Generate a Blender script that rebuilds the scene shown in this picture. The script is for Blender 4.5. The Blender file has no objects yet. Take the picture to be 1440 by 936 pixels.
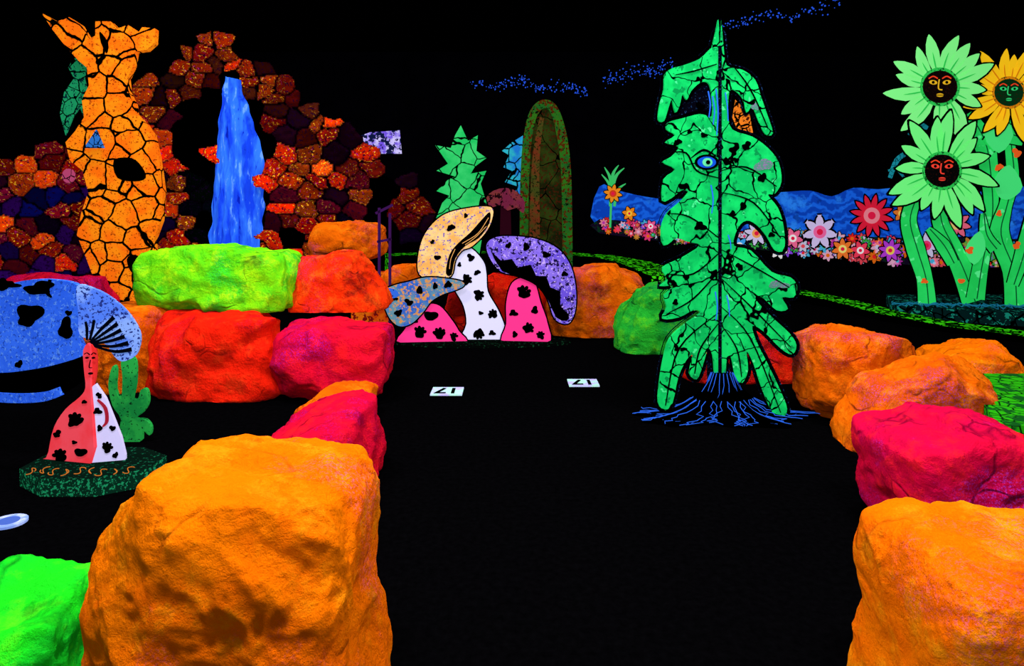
import bpy, bmesh, math, random
from mathutils import Vector, noise
from mathutils.geometry import tessellate_polygon
F=900.0; CX=720.0; HY=290.0; EYE=1.6
scene=bpy.context.scene
try:
    scene.view_settings.view_transform='Standard'
    scene.view_settings.look='None'
except Exception: pass

# ---------------------------------------------------------------- helpers
def lin(h):
    h=h.lstrip('#'); o=[]
    for i in (0,2,4):
        c=int(h[i:i+2],16)/255
        o.append(c/12.92 if c<=0.04045 else ((c+0.055)/1.055)**2.4)
    return (o[0],o[1],o[2],1.0)

class NT:
    def __init__(s,name):
        s.m=bpy.data.materials.new(name); s.m.use_nodes=True
        s.t=s.m.node_tree; s.b=s.t.nodes['Principled BSDF']
        s.b.inputs['Roughness'].default_value=0.85
        s.b.inputs['Specular IOR Level'].default_value=0.0
        s.co=s.t.nodes.new('ShaderNodeTexCoord').outputs['Object']
    def n(s,t): return s.t.nodes.new(t)
    def l(s,a,b): s.t.links.new(a,b)
    def noise(s,scale,detail=3,rough=0.6,vec=None):
        n=s.n('ShaderNodeTexNoise'); n.inputs['Scale'].default_value=scale
        n.inputs['Detail'].default_value=detail; n.inputs['Roughness'].default_value=rough
        s.l(vec or s.co,n.inputs['Vector']); return n.outputs['Fac']
    def step(s,f,a,b):
        n=s.n('ShaderNodeMapRange'); n.inputs['From Min'].default_value=a; n.inputs['From Max'].default_value=b
        s.l(f,n.inputs['Value']); return n.outputs['Result']
    def mul(s,a,b,op='MULTIPLY'):
        n=s.n('ShaderNodeMath'); n.operation=op
        for i,v in enumerate((a,b)):
            if isinstance(v,(int,float)): n.inputs[i].default_value=v
            else: s.l(v,n.inputs[i])
        return n.outputs[0]
    def mix(s,f,a,b):
        n=s.n('ShaderNodeMix'); n.data_type='RGBA'
        for k,v in ((0,f),(6,a),(7,b)):
            if isinstance(v,(int,float,tuple)): n.inputs[k].default_value=v
            else: s.l(v,n.inputs[k])
        return n.outputs[2]
    def vor(s,scale,feature='DISTANCE_TO_EDGE',dist=0.0):
        v=s.n('ShaderNodeTexVoronoi'); v.feature=feature; v.inputs['Scale'].default_value=scale
        if dist:
            nn=s.n('ShaderNodeTexNoise'); nn.inputs['Scale'].default_value=scale*1.5; s.l(s.co,nn.inputs['Vector'])
            mx=s.n('ShaderNodeVectorMath'); mx.operation='MULTIPLY_ADD'
            s.l(nn.outputs['Color'],mx.inputs[0]); mx.inputs[1].default_value=(dist,)*3; s.l(s.co,mx.inputs[2])
            s.l(mx.outputs[0],v.inputs['Vector'])
        else: s.l(s.co,v.inputs['Vector'])
        return v
    def out(s,c,e,dark=0.5):
        if isinstance(c,tuple):
            s.b.inputs['Base Color'].default_value=tuple(x*dark for x in c[:3])+(1,)
            s.b.inputs['Emission Color'].default_value=c
        else:
            s.l(s.mix(1-dark,c,(0,0,0,1)),s.b.inputs['Base Color']); s.l(c,s.b.inputs['Emission Color'])
        s.b.inputs['Emission Strength'].default_value=e
        return s.m

_mc={}
def neon(col,e=0.6,crack=0,cw=0.03,col2=None,s2=3,speck=None,ss=25,st=0.55,dist=0.15,speck2=None,dark=0.4):
    key=(col,e,crack,cw,col2,s2,speck,ss,st,dist,speck2,dark)
    if key in _mc: return _mc[key]
    N=NT('neon_paint'); c=lin(col)
    if col2: c=N.mix(N.step(N.noise(s2,4),0.42,0.58),c,lin(col2))
    if speck: c=N.mix(N.step(N.noise(ss,2,0.7),st,st+0.03),c,lin(speck))
    if speck2: c=N.mix(N.step(N.noise(ss*1.3,2,0.7),0.6,0.62),c,lin(speck2))
    if crack:
        v=N.vor(crack,dist=dist/crack*2)
        c=N.mix(N.step(v.outputs['Distance'],cw*0.7,cw),(0,0,0,1),c)
    _mc[key]=N.out(c,e,dark); return _mc[key]
BLACK=None
def black():
    global BLACK
    if not BLACK:
        N=NT('matte_black'); BLACK=N.out((0.0,0.0,0.0,1),0,0)
    return BLACK

def rock_mat(c1,c2,c3,spk='#8a3cff',e=0.07,dark='#3a0810',sc=1.0,dk=0.85):
    N=NT('painted_rock')
    a=N.mix(N.step(N.noise(1.9*sc,7,0.65),0.42,0.58),lin(c1),lin(c2))
    a=N.mix(N.step(N.noise(6*sc,8,0.75),0.50,0.66),a,lin(c3))
    # UV lamp reflections painted into the colour as fine speckle
    m=N.mul(N.step(N.noise(1.9*sc,4),0.52,0.64),N.step(N.noise(95*sc,3,0.75),0.52,0.58))
    a=N.mix(N.mul(m,0.6),a,lin(spk))
    # crevice shade painted into the colour as dark noise blotches
    d=N.mul(N.step(N.noise(2.3*sc,7,0.7),0.55,0.69),dk)
    a=N.mix(d,a,lin(dark))
    v0=N.vor(2.2*sc,dist=0.5/sc)
    cr=N.mul(N.step(v0.outputs['Distance'],0.035,0.0),N.step(N.noise(2.7*sc,3),0.48,0.62))
    a=N.mix(N.mul(cr,0.6),a,lin(dark))
    v=N.n('ShaderNodeBump'); v.inputs['Strength'].default_value=1.0; v.inputs['Distance'].default_value=0.06
    h=N.mul(N.noise(6*sc,9,0.72),N.mul(N.noise(42*sc,6,0.75),0.38),'ADD')
    h=N.mul(h,N.mul(cr,-0.35),'ADD')
    N.l(h,v.inputs['Height']); N.l(v.outputs[0],N.b.inputs['Normal'])
    return N.out(a,e,0.98)

def link(o,parent=None):
    scene.collection.objects.link(o)
    if parent: o.parent=parent
    return o
def empty(name,loc=(0,0,0)):
    o=bpy.data.objects.new(name,None); o.empty_display_size=0.1; return link(o)

def PL(px,d,yaw=0):
    return ((px-CX)/F*d,d,math.radians(yaw))
def onplane(px,py,pl,off=0.0):
    x0,y0,a=pl; nx,ny=math.sin(a),-math.cos(a)
    u=(px-CX)/F; w=-(py-HY)/F
    t=(x0*nx+y0*ny+off)/(u*nx+ny)
    return Vector((u*t,t,EYE+w*t))
def smooth(pts,k=4):
    n=len(pts); r=[]
    for i in range(n):
        p0,p1,p2,p3=pts[i-1],pts[i],pts[(i+1)%n],pts[(i+2)%n]
        for j in range(k):
            t=j/k
            r.append(tuple(0.5*((2*p1[c])+(-p0[c]+p2[c])*t+(2*p0[c]-5*p1[c]+4*p2[c]-p3[c])*t*t+(-p0[c]+3*p1[c]-3*p2[c]+p3[c])*t**3) for c in (0,1)))
    return r
def area2(p): return sum(p[i-1][0]*p[i][1]-p[i][0]*p[i-1][1] for i in range(len(p)))
def grow(pts,k):
    s=1 if area2(pts)>0 else -1; r=[]
    for i in range(len(pts)):
        a,b,c=pts[i-1],pts[i],pts[(i+1)%len(pts)]
        dx,dy=c[0]-a[0],c[1]-a[1]; L=math.hypot(dx,dy) or 1
        r.append((b[0]+s*dy/L*k,b[1]-s*dx/L*k))
    return r
def tess(pts): return tessellate_polygon([[Vector((p[0],p[1],0)) for p in pts]])
def prism(bm,pts,pl,off,th,zmin,back=True):
    q=[]
    for p in pts:
        if not q or math.hypot(p[0]-q[-1][0],p[1]-q[-1][1])>0.03: q.append(p)
    if math.hypot(q[0][0]-q[-1][0],q[0][1]-q[-1][1])<0.03: q.pop()
    pts=q
    if area2(pts)>0: pts=pts[::-1]
    n=Vector((math.sin(pl[2]),-math.cos(pl[2]),0)); vs=[]
    for p in pts:
        v=onplane(p[0],p[1],pl,off); v.z=max(v.z,zmin); vs.append(v)
    fr=[bm.verts.new(v) for v in vs]; bk=[bm.verts.new(v-n*th) for v in vs]; k=len(vs)
    for a,b,c in tess(pts):
        for L in ((fr,a,b,c),)+(((bk,c,b,a),) if back else ()):
            try: bm.faces.new((L[0][L[1]],L[0][L[2]],L[0][L[3]]))
            except Exception: pass
    for i in range(k):
        try: bm.faces.new((fr[i],bk[i],bk[(i+1)%k],fr[(i+1)%k]))
        except Exception: pass
def cut(name,pts,pl,mat,parent=None,th=0.03,off=0.0,sm=0,zmin=0.0):
    if sm: pts=smooth(pts,sm)
    bm=bmesh.new(); prism(bm,pts,pl,off,th,zmin)
    bmesh.ops.recalc_face_normals(bm,faces=bm.faces)
    me=bpy.data.meshes.new(name); bm.to_mesh(me); bm.free(); me.materials.append(mat)
    return link(bpy.data.objects.new(name,me),parent)
def ribbon(pts,ws):
    if isinstance(ws,(int,float)): ws=[ws]*len(pts)
    P=[];n=len(pts)
    for i in range(n-1):
        p0=pts[max(i-1,0)];p1=pts[i];p2=pts[i+1];p3=pts[min(i+2,n-1)]
        for j in range(5):
            t=j/5
            P.append((*[0.5*((2*p1[c])+(-p0[c]+p2[c])*t+(2*p0[c]-5*p1[c]+4*p2[c]-p3[c])*t*t+(-p0[c]+3*p1[c]-3*p2[c]+p3[c])*t**3) for c in (0,1)],ws[i]+(ws[i+1]-ws[i])*t))
    P.append((pts[-1][0],pts[-1][1],ws[-1]))
    L=[];R=[]
    for i,p in enumerate(P):
        a=P[max(i-1,0)];b=P[min(i+1,len(P)-1)]
        dx,dy=b[0]-a[0],b[1]-a[1];l=math.hypot(dx,dy) or 1
        nx,ny=-dy/l*p[2]/2,dx/l*p[2]/2
        L.append((p[0]+nx,p[1]+ny));R.append((p[0]-nx,p[1]-ny))
    return L+R[::-1]
def stroke(name,pts,w,pl,mat,parent,off=0.012,zmin=0.0,th=0.004):
    return cut(name,ribbon(pts,w),pl,mat,parent,th,off,0,zmin)
def ell(cx,cy,rx,ry,n=20,rot=0):
    c,s=math.cos(rot),math.sin(rot)
    return [(cx+rx*math.cos(t)*c-ry*math.sin(t)*s,cy+rx*math.cos(t)*s+ry*math.sin(t)*c) for t in [i/n*math.tau for i in range(n)]]
def blot(cx,cy,r,seed,n=7,amp=0.45,sy=1.0):
    """irregular cow-spot: soft low-frequency radial blob"""
    rnd=random.Random(seed*7+1); a=[rnd.uniform(.12,.26),rnd.uniform(.10,.22),rnd.uniform(.04,.12)]; ph=[rnd.uniform(0,6.28) for _ in range(3)]
    p=[]
    for i in range(26):
        t=i/26*math.tau
        rr=r*(1+a[0]*math.cos(2*t+ph[0])+a[1]*math.cos(3*t+ph[1])+a[2]*math.cos(5*t+ph[2]))
        p.append((cx+rr*math.cos(t),cy+rr*sy*math.sin(t)))
    return p
def paw(cx,cy,r,ang=0):
    """hand-print like spot: palm + four stubby lobes"""
    o=[blot(cx,cy,r*.78,int(cx))]
    for k in range(4):
        t=ang+(k-1.5)*.68-math.pi/2
        o.append(ell(cx+math.cos(t)*r*.8,cy+math.sin(t)*r*.8,r*.36,r*.28,10,t))
    return o
def multi(name,polys,pl,mat,parent,off=0.012,th=0.004,zmin=0.0):
    bm=bmesh.new()
    for pts in polys: prism(bm,pts,pl,off,th,zmin,False)
    me=bpy.data.meshes.new(name); bm.to_mesh(me); bm.free(); me.materials.append(mat)
    return link(bpy.data.objects.new(name,me),parent)
def solid(name,verts2,z0,z1,mat,parent=None,mat_top=None):
    if area2(verts2)<0: verts2=verts2[::-1]
    bm=bmesh.new(); a=[bm.verts.new((x,y,z0)) for x,y in verts2]; b=[bm.verts.new((x,y,z1)) for x,y in verts2]
    bm.faces.new(a[::-1]); t=bm.faces.new(b); k=len(a)
    for i in range(k): bm.faces.new((a[i],a[(i+1)%k],b[(i+1)%k],b[i]))
    me=bpy.data.meshes.new(name); me.materials.append(mat)
    if mat_top: me.materials.append(mat_top); t.material_index=1
    bm.to_mesh(me); bm.free()
    return link(bpy.data.objects.new(name,me),parent)

def grid_cube(N):
    bm=bmesh.new(); bmesh.ops.create_cube(bm,size=2)
    bmesh.ops.subdivide_edges(bm,edges=bm.edges[:],cuts=N,use_grid_fill=True)
    return bm
def rock(pts,d,hd,mat,zb=0.0,seed=1,N=36,p=6,amp=0.038,cuts=6,name='painted_boulder',hmin=0.86,planes=()):
    """boulder whose middle cross-section follows a measured outline"""
    poly=[((x-CX)/F*d,EYE-(y-HY)/F*d) for x,y in smooth(pts,4)]
    xs=[q[0] for q in poly]; zs=[q[1] for q in poly]
    cx=(min(xs)+max(xs))/2; cz=(min(zs)+max(zs))/2
    T=[]
    for i in range(180):
        t=i/180*math.tau; dx,dz=math.cos(t),math.sin(t); best=0.05
        for j in range(len(poly)):
            ax,az=poly[j-1][0]-cx,poly[j-1][1]-cz; bx,bz=poly[j][0]-cx,poly[j][1]-cz
            ex,ez=bx-ax,bz-az; den=dx*ez-dz*ex
            if abs(den)<1e-9: continue
            tt=(ax*ez-az*ex)/den; uu=(ax*dz-az*dx)/den
            if tt>0 and -1e-6<=uu<=1.000001: best=max(best,tt)
        T.append(best)
    rnd=random.Random(seed); size=min(max(xs)-min(xs),2*hd,max(zs)-min(zs))
    pls=[(Vector(n).normalized(),h) for n,h in planes]
    for i in range(cuts):
        n=Vector((rnd.gauss(0,1),rnd.gauss(0,1),rnd.gauss(0,.8)))
        n.normalize(); pls.append((n,rnd.uniform(hmin,1.12)))
    bm=grid_cube(N); off=Vector((seed*7.3,seed*3.1,seed*1.7))
    for v in bm.verts:
        q=v.co; L=(abs(q.x)**p+abs(q.y)**p+abs(q.z)**p)**(1/p); u=q/L
        for n,h in pls:
            k=u.dot(n)-h
            if k>0: u=u-n*k*0.85
        th=math.atan2(u.z,u.x); m=math.hypot(u.x,u.z)
        c,s=abs(math.cos(th)),abs(math.sin(th)); mm=1/((c**p+s**p)**(1/p)); rho=m/mm
        f=(th%math.tau)/math.tau*180; i0=int(f)%180; r=T[i0]*(1-f%1)+T[(i0+1)%180]*(f%1)
        w=Vector((cx+rho*r*math.cos(th),d+hd*u.y,cz+rho*r*math.sin(th)))
        nd=u.normalized(); g=w/size*1.0
        g2=g+Vector((noise.noise(g*2+off),noise.noise(g*2-off),0))*.35
        a=noise.noise(g*1.4+off)*1.2-abs(noise.noise(g2*2.6+off))*1.7+.3+noise.noise(g*6+off)*.35-abs(noise.noise(g2*9+off))*.45+noise.noise(g*24+off)*.16
        w+=nd*a*amp*size*1.5
        w.z=max(w.z,zb)
        v.co=w
    for f in bm.faces: f.smooth=True
    bmesh.ops.recalc_face_normals(bm,faces=bm.faces)
    me=bpy.data.meshes.new(name); bm.to_mesh(me); bm.free(); me.materials.append(mat)
    return link(bpy.data.objects.new(name,me))

def box(name,lo,hi,mat):
    return solid(name,[(lo[0],lo[1]),(hi[0],lo[1]),(hi[0],hi[1]),(lo[0],hi[1])],lo[2],hi[2],mat)

# ---------------------------------------------------------------- room
W=15.5; YB=17.0; H=5.7
def dark_mat(name,h,sc):
    N=NT(name); c=N.mix(N.noise(sc,4),(0,0,0,1),lin(h)); return N.out(c,0,1)
mf=dark_mat('black_carpet','#040405',30); mw=dark_mat('black_wall','#040409',2)
box('floor',(-W,-2,-0.1),(W,YB,0),mf)
box('ceiling',(-W,-2,H),(W,YB,H+0.1),mw)
box('wall_back',(-W,YB,0),(W,YB+0.1,H),mw)
box('wall_left',(-W-0.1,-2,0),(-W,YB,H),mw)
box('wall_right',(W,-2,0),(W+0.1,YB,H),mw)
box('wall_front',(-W,-2.1,0),(W,-2,H),mw)

# ---------------------------------------------------------------- boulders
OR=rock_mat('#ff8004','#ff6c04','#ff9a10',spk='#f06880',dark='#902808',dk=.65,e=.10)
OR2=rock_mat('#f06c06','#d85006','#ff8410',spk='#b040a0',dark='#501010')
ORR=rock_mat('#ff3c0c','#e82806','#ff6014',spk='#c03070',dark='#500810')
RED=rock_mat('#ff240c','#e0180c','#ff3c14',spk='#b02050',dark='#480410')
CRI=rock_mat('#e81030','#c80834','#ff1c28',spk='#a020b0',dark='#3c0420')
MAG=rock_mat('#e80c3c','#cc0848','#ff2030',spk='#c040e0',dark='#480428',e=.09)
LIM=rock_mat('#88f010','#48e018','#b8ff18',spk='#20c060',dark='#186018',dk=.7,e=.10)
GRN=rock_mat('#20f020','#14d830','#58f820',spk='#108060',dark='#083c18',dk=.7,e=.10)
GRD=rock_mat('#28c030','#18a030','#58d020',spk='#108060',dark='#083c18')
rock([(212,375),(222,352),(270,345),(340,345),(372,353),(397,352),(414,370),(417,425),(390,436),(300,434),(240,440),(212,425)],6.0,0.42,LIM,zb=0.66,seed=3)
rock([(448,318),(480,311),(528,314),(538,330),(534,362),(448,365)],8.6,0.35,OR2,zb=0.55,seed=4)
rock([(418,366),(470,355),(525,357),(536,382),(544,440),(470,448),(422,442)],6.3,0.40,ORR,zb=0.62,seed=5)
rock([(150,446),(180,432),(232,432),(242,470),(238,550),(150,556)],5.75,0.4,OR2,seed=6)
rock([(228,445),(270,438),(390,438),(398,455),(398,560),(236,560),(226,500)],5.6,0.40,RED,seed=7)
rock([(396,472),(415,457),(500,448),(546,451),(554,480),(549,530),(520,558),(402,560),(396,520)],5.5,0.40,CRI,seed=8)
rock([(426,565),(440,546),(516,546),(520,570),(512,620),(424,620)],4.75,0.3,OR2,seed=9,cuts=2)
rock([(350,665),(375,628),(410,595),(460,572),(510,568),(520,595),(522,690),(350,720)],3.75,0.46,CRI,seed=10,N=46)
rock([(150,780),(156,725),(195,690),(245,660),(262,640),(310,640),(400,652),(478,656),(505,685),(518,760),(524,860),(515,1100),(235,1100),(185,900)],1.92,0.34,OR,seed=11,N=88,amp=0.032,p=6,cuts=3,hmin=.95,planes=(((-.9,-.8,.5),1.26),((.2,-1,.9),1.22)))
rock([(-90,860),(-30,850),(60,850),(92,860),(116,900),(130,1120),(-100,1120)],1.85,0.3,GRN,seed=12,N=50)
rock([(20,392),(60,386),(130,386),(150,396),(150,450),(20,450)],8.6,0.3,CRI,seed=31,N=24)
# centre back
rock([(540,380),(560,373),(600,373),(610,395),(605,420),(540,420)],8.45,0.22,OR2,seed=13)
rock([(640,395),(700,385),(760,390),(800,410),(805,470),(640,475)],8.4,0.33,RED,seed=14)
rock([(770,400),(800,380),(850,372),(898,374),(912,400),(900,450),(870,478),(780,476)],8.05,0.32,OR2,seed=15)
rock([(862,475),(880,435),(915,402),(960,398),(978,440),(968,498),(878,496)],7.2,0.35,GRD,seed=16)
rock([(960,460),(990,455),(1060,453),(1110,465),(1125,490),(1120,540),(960,535)],6.1,0.33,RED,seed=17)
# right low wall
rock([(1128,482),(1150,464),(1205,462),(1252,472),(1270,495),(1258,520),(1222,560),(1195,600),(1150,592),(1130,555)],4.9,0.3,OR2,seed=18,N=44)
rock([(1190,605),(1215,560),(1260,522),(1310,502),(1358,504),(1382,535),(1365,570),(1300,590),(1235,640),(1190,640)],4.3,0.3,OR2,seed=19,N=44)
rock([(1310,505),(1350,486),(1398,478),(1424,502),(1442,540),(1400,556),(1320,560)],5.2,0.33,OR,seed=20)
rock([(1232,604),(1250,584),(1300,580),(1345,580),(1400,590),(1440,618),(1462,655),(1452,740),(1262,760),(1242,690)],3.15,0.36,MAG,seed=21,N=54)
rock([(1258,830),(1268,780),(1300,756),(1420,750),(1540,750),(1610,780),(1620,1100),(1268,1100),(1262,900)],1.95,0.32,OR,seed=22,N=84,amp=0.028,p=7,cuts=3,hmin=.98)

solid('painted_walkway',[(-2.2,8.75),(-1.4,8.75),(-1.5,10.6),(-2.4,10.6)],0,0.53,neon('#e04008',0.3,0,col2='#ff7a10',s2=3,speck='#801010',ss=14))

# ---------------------------------------------------------------- mountain
def inside(x,y,P):
    r=False
    for i in range(len(P)):
        a,b=P[i-1],P[i]
        if (a[1]>y)!=(b[1]>y) and x<(b[0]-a[0])*(y-a[1])/(b[1]-a[1])+a[0]: r=not r
    return r
MT=[(-90,232),(20,214),(60,205),(95,215),(120,195),(165,190),(180,140),(205,104),(245,76),(288,50),(325,60),(358,86),(400,108),(438,150),(475,175),(520,200),(540,232),(580,248),(606,300),(608,345),(560,352),(450,372),(400,410),(-90,410)]
CAVES=[[(244,165),(262,135),(303,125),(305,350),(268,350),(258,250),(246,215)],[(508,262),(524,252),(548,262),(552,350),(510,352)],[(128,300),(150,300),(150,350),(128,350)],[(408,255),(416,255),(418,345),(406,345)]]
def mountain():
    rnd=random.Random(12); seeds=[]
    pal_top=['#e06818','#a83c18','#e88420','#8a4c28','#b03428','#702c20','#d06818']
    pal_r=['#ff8418','#f85c18','#d03420','#f89828','#b84428','#902050','#ff6a10','#602048']
    pal_l=['#b02850','#f06018','#6c1c98','#c83420','#482080','#f08820','#2830a0','#c02c78','#601848','#381458']
    pal_c=['#183048','#0c5040','#103828']
    y=34; row=0
    while y<420:
        sx=31 if y>150 else 24; x=-90+(row%2)*sx/2
        while x<620:
            px=x+rnd.uniform(-8,8); py=y+rnd.uniform(-6,6); x+=sx*rnd.uniform(.75,1.35)
            ok=inside(px,py,MT); dim=1.0
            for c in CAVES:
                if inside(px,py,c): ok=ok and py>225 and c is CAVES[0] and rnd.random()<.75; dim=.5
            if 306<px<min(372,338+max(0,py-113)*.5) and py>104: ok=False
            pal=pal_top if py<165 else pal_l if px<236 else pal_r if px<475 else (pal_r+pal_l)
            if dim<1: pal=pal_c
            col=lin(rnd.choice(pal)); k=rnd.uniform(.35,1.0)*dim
            if px>475: k*=.7
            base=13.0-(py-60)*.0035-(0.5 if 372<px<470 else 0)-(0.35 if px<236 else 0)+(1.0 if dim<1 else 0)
            seeds.append((px,py,ok,[c*k for c in col[:3]],base+rnd.uniform(-.28,.28),rnd.uniform(-.014,.014),rnd.uniform(-.018,.018)))
        y+=20; row+=1
    B={}
    for i,s in enumerate(seeds): B.setdefault((int(s[0]//30),int(s[1]//30)),[]).append(i)
    step=2.2; X0,X1,Y0,Y1=-90,620,30,412
    nx=int((X1-X0)/step); ny=int((Y1-Y0)/step)
    bm=bmesh.new(); cl=bm.loops.layers.color.new('Col'); G={}; C={}
    for j in range(ny+1):
        for i in range(nx+1):
            px=X0+i*step; py=Y0+j*step
            wx=px+noise.noise(Vector((px*.05,py*.05,1)))*6; wy=py+noise.noise(Vector((px*.05,py*.05,7)))*6
            best=[]
            bx,by=int(wx//30),int(wy//30)
            for a in (-1,0,1):
                for b in (-1,0,1):
                    for k in B.get((bx+a,by+b),()):
                        s=seeds[k]; best.append((math.hypot((wx-s[0])*.85,(wy-s[1])*1.1),k))
            if len(best)<2: continue
            best.sort(); f1,k=best[0]; f2=best[1][0]; s=seeds[k]
            e=f2-f1
            if not s[2]: continue
            d=s[4]+(wx-s[0])*s[5]+(wy-s[1])*s[6]+(0.3 if e<2.2 else 0)-0.10*min(e,9)/9+noise.noise(Vector((px*.12,py*.12,3)))*.10
            v=bm.verts.new(((px-CX)/F*d,d,max(EYE-(py-HY)/F*d,0))); G[(i,j)]=v
            C[v]=s[3] if e>2.2 else [0.0005,0,0.001]
    for j in range(ny):
        for i in range(nx):
            q=[G.get(t) for t in ((i,j),(i,j+1),(i+1,j+1),(i+1,j))]
            if None in q: continue
            try: f=bm.faces.new(q)
            except Exception: continue
            for lp in f.loops: c=C[lp.vert]; lp[cl]=(c[0],c[1],c[2],1)
    me=bpy.data.meshes.new('stones'); bm.to_mesh(me); bm.free()
    N=NT('mountain_rock'); a=N.n('ShaderNodeVertexColor'); a.layer_name='Col'
    c=N.mix(N.mul(N.step(N.noise(15,3,0.75),0.56,0.59),.9),a.outputs['Color'],(0.004,0.0,0.008,1))
    k=N.n('ShaderNodeRGBToBW'); N.l(a.outputs['Color'],k.inputs[0]); mask=N.step(k.outputs[0],.01,.03)
    c=N.mix(N.mul(N.mul(N.step(N.noise(16,2,0.7),0.62,0.64),0.8),mask),c,lin('#e0a820'))
    c=N.mix(N.mul(N.mul(N.step(N.noise(13,2,0.7),0.36,0.34),0.75),mask),c,lin('#901868'))
    me.materials.append(N.out(c,0.85,0.8))
    par=empty('rock_mountain'); link(bpy.data.objects.new('stones',me),par)
    cut('core',grow(MT,-16),PL(300,14.2),black(),par,th=0.5)
mountain()

# waterfall -------------------------------------------------------------
def waterfall():
    Lf=[(113,320),(150,313),(200,307),(260,303),(345,299),(410,297)]
    Rt=[(113,338),(140,346),(180,358),(210,372),(345,374),(410,376)]
    def ip(T,y):
        for i in range(len(T)-1):
            if y<=T[i+1][0]:
                k=(y-T[i][0])/(T[i+1][0]-T[i][0]); return T[i][1]+(T[i+1][1]-T[i][1])*k
        return T[-1][1]
    bm=bmesh.new(); G=[]; d=12.2; NX,NY=36,60
    for j in range(NY+1):
        py=113+(410-113)*j/NY; row=[]
        for i in range(NX+1):
            s=i/NX; l,r=ip(Lf,py),ip(Rt,py)
            px=l+(r-l)*s+noise.noise(Vector((s*3,py*.05,0)))*5
            pz=EYE-(py-HY)/F*d; bulge=math.sin(s*math.pi)*.3+noise.noise(Vector((s*14,py*.01,2)))*.12
            row.append(bm.verts.new(((px-CX)/F*d,d-bulge-0.15*j/NY,max(pz,0))))
        G.append(row)
    for j in range(NY):
        for i in range(NX):
            f=bm.faces.new((G[j][i],G[j+1][i],G[j+1][i+1],G[j][i+1])); f.smooth=True
    me=bpy.data.meshes.new('waterfall'); bm.to_mesh(me); bm.free()
    N=NT('waterfall_paint'); mp=N.n('ShaderNodeMapping'); mp.inputs['Scale'].default_value=(6,1,1.0); N.l(N.co,mp.inputs['Vector'])
    n1=N.noise(1,4,0.6,mp.outputs[0]); n2=N.noise(2.0,4,0.65,mp.outputs[0])
    c=N.mix(N.step(n1,0.42,0.58),lin('#1440e0'),lin('#3078ff'))
    c=N.mix(N.mul(N.step(n2,0.58,0.64),.7),c,lin('#78b0ff'))
    c=N.mix(N.step(n2,0.38,0.34),c,lin('#0820b0'))
    me.materials.append(N.out(c,0.75,0.4))
    link(bpy.data.objects.new('waterfall',me))
waterfall()

# stone tower cut-out -----------------------------------------------------
tw=empty('stone_tower_sculpture'); pl=PL(170,10.4,6)
TW=[(58,18),(80,30),(97,24),(112,34),(125,55),(134,50),(134,30),(155,30),(165,40),(180,35),(195,45),(200,38),(218,40),(217,60),(206,70),(190,72),(186,95),(178,110),(180,130),(188,145),(190,160),(205,175),(215,190),(222,220),(229,270),(226,310),(215,340),(222,370),(216,400),(210,432),(150,432),(135,400),(120,360),(108,330),(114,300),(124,270),(116,240),(98,225),(92,200),(105,185),(118,165),(115,140),(125,120),(122,95),(110,85),(88,60),(74,42)]
cut('stone_panel',TW,pl,neon('#ff8c10',0.66,2.9,0.05,col2='#ff700c',s2=4,speck='#983808',ss=30,st=0.59),tw,th=0.14)
multi('openings',[smooth([(160,225),(185,222),(200,235),(205,250),(190,255),(165,250)],3),smooth([(178,365),(190,358),(214,372),(212,385),(188,386)],3),smooth([(140,44),(152,60),(150,75),(142,60)],3)],pl,black(),tw,off=0.01)
cut('teal_leaf',[(110,70),(96,95),(104,110),(90,130),(84,160),(92,190),(102,165),(112,150),(122,175),(126,140),(118,110),(122,90)],PL(105,10.7),neon('#20b070',0.4,5,0.05,speck='#0a3038',ss=18),tw,th=0.03)
cut('blue_patch',[(118,208),(135,182),(146,208)],PL(130,10.15),neon('#3080e0',0.4,8,0.05,speck='#102050',ss=20),tw)
cut('pink_patch',ell(96,247,9,10),PL(96,10.2),neon('#d05080',0.4,9,0.06),tw)

po=empty('wall_poster'); pl=PL(535,16.9)
cut('sheet',[(503,192),(520,186),(562,183),(565,216),(525,216),(505,200)],pl,neon('#d0c8ff',0.8,0,col2='#7050e0',s2=5,speck='#101840',ss=7,st=0.5),po,th=0.02)

# ---------------------------------------------------------------- distant plants
def spiky(name,pts,pl,mat):
    p=empty(name)
    cut('panel',pts,pl,mat,p,th=0.04)
    cut('black_edge',grow(pts,3),pl,black(),p,th=0.02,off=-0.045)
    return p
ST=[(648,176),(658,198),(672,190),(670,212),(684,222),(668,234),(662,244),(684,240),(676,258),(684,285),(680,320),(672,372),(610,372),(612,310),(622,285),(632,275),(612,268),(625,255),(640,248),(614,240),(630,230),(612,204),(634,208),(640,190)]
spiky('star_plant_cutout',ST,PL(648,11.0,5),neon('#20c860',0.5,3.2,0.03,col2='#38d870',s2=3))
BT=[(744,185),(720,200),(706,212),(716,218),(708,235),(720,240),(710,256),(728,262),(722,275),(736,280),(732,330),(732,385),(758,385),(756,200)]
spiky('blue_tree_cutout',BT,PL(740,12.0),neon('#2080e0',0.5,4,0.05,col2='#30c0d0',s2=3))
ar=empty('mossy_stone_arch')
pl=PL(768,10.3)
cut('panel',[(742,425),(740,260),(746,190),(754,160),(765,150),(780,158),(792,200),(797,260),(798,425)],pl,neon('#181c08',0.4,2.6,0.02,col2='#2c3c10',s2=3,speck='#401808',ss=20),ar,th=0.12,sm=2)
out=[(738,428),(737,330),(738,250),(742,195),(750,160),(764,146),(779,154),(790,190),(796,240),(798,330),(798,428)]
stroke('rim',out,[12,12,12,12,12,12,12,14,14,14,14],pl,neon('#1c6020',0.4,0,col2='#2c7018',s2=4,speck='#502408',ss=18,st=0.52,speck2='#081008'),ar,off=0.06,th=0.2)
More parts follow.
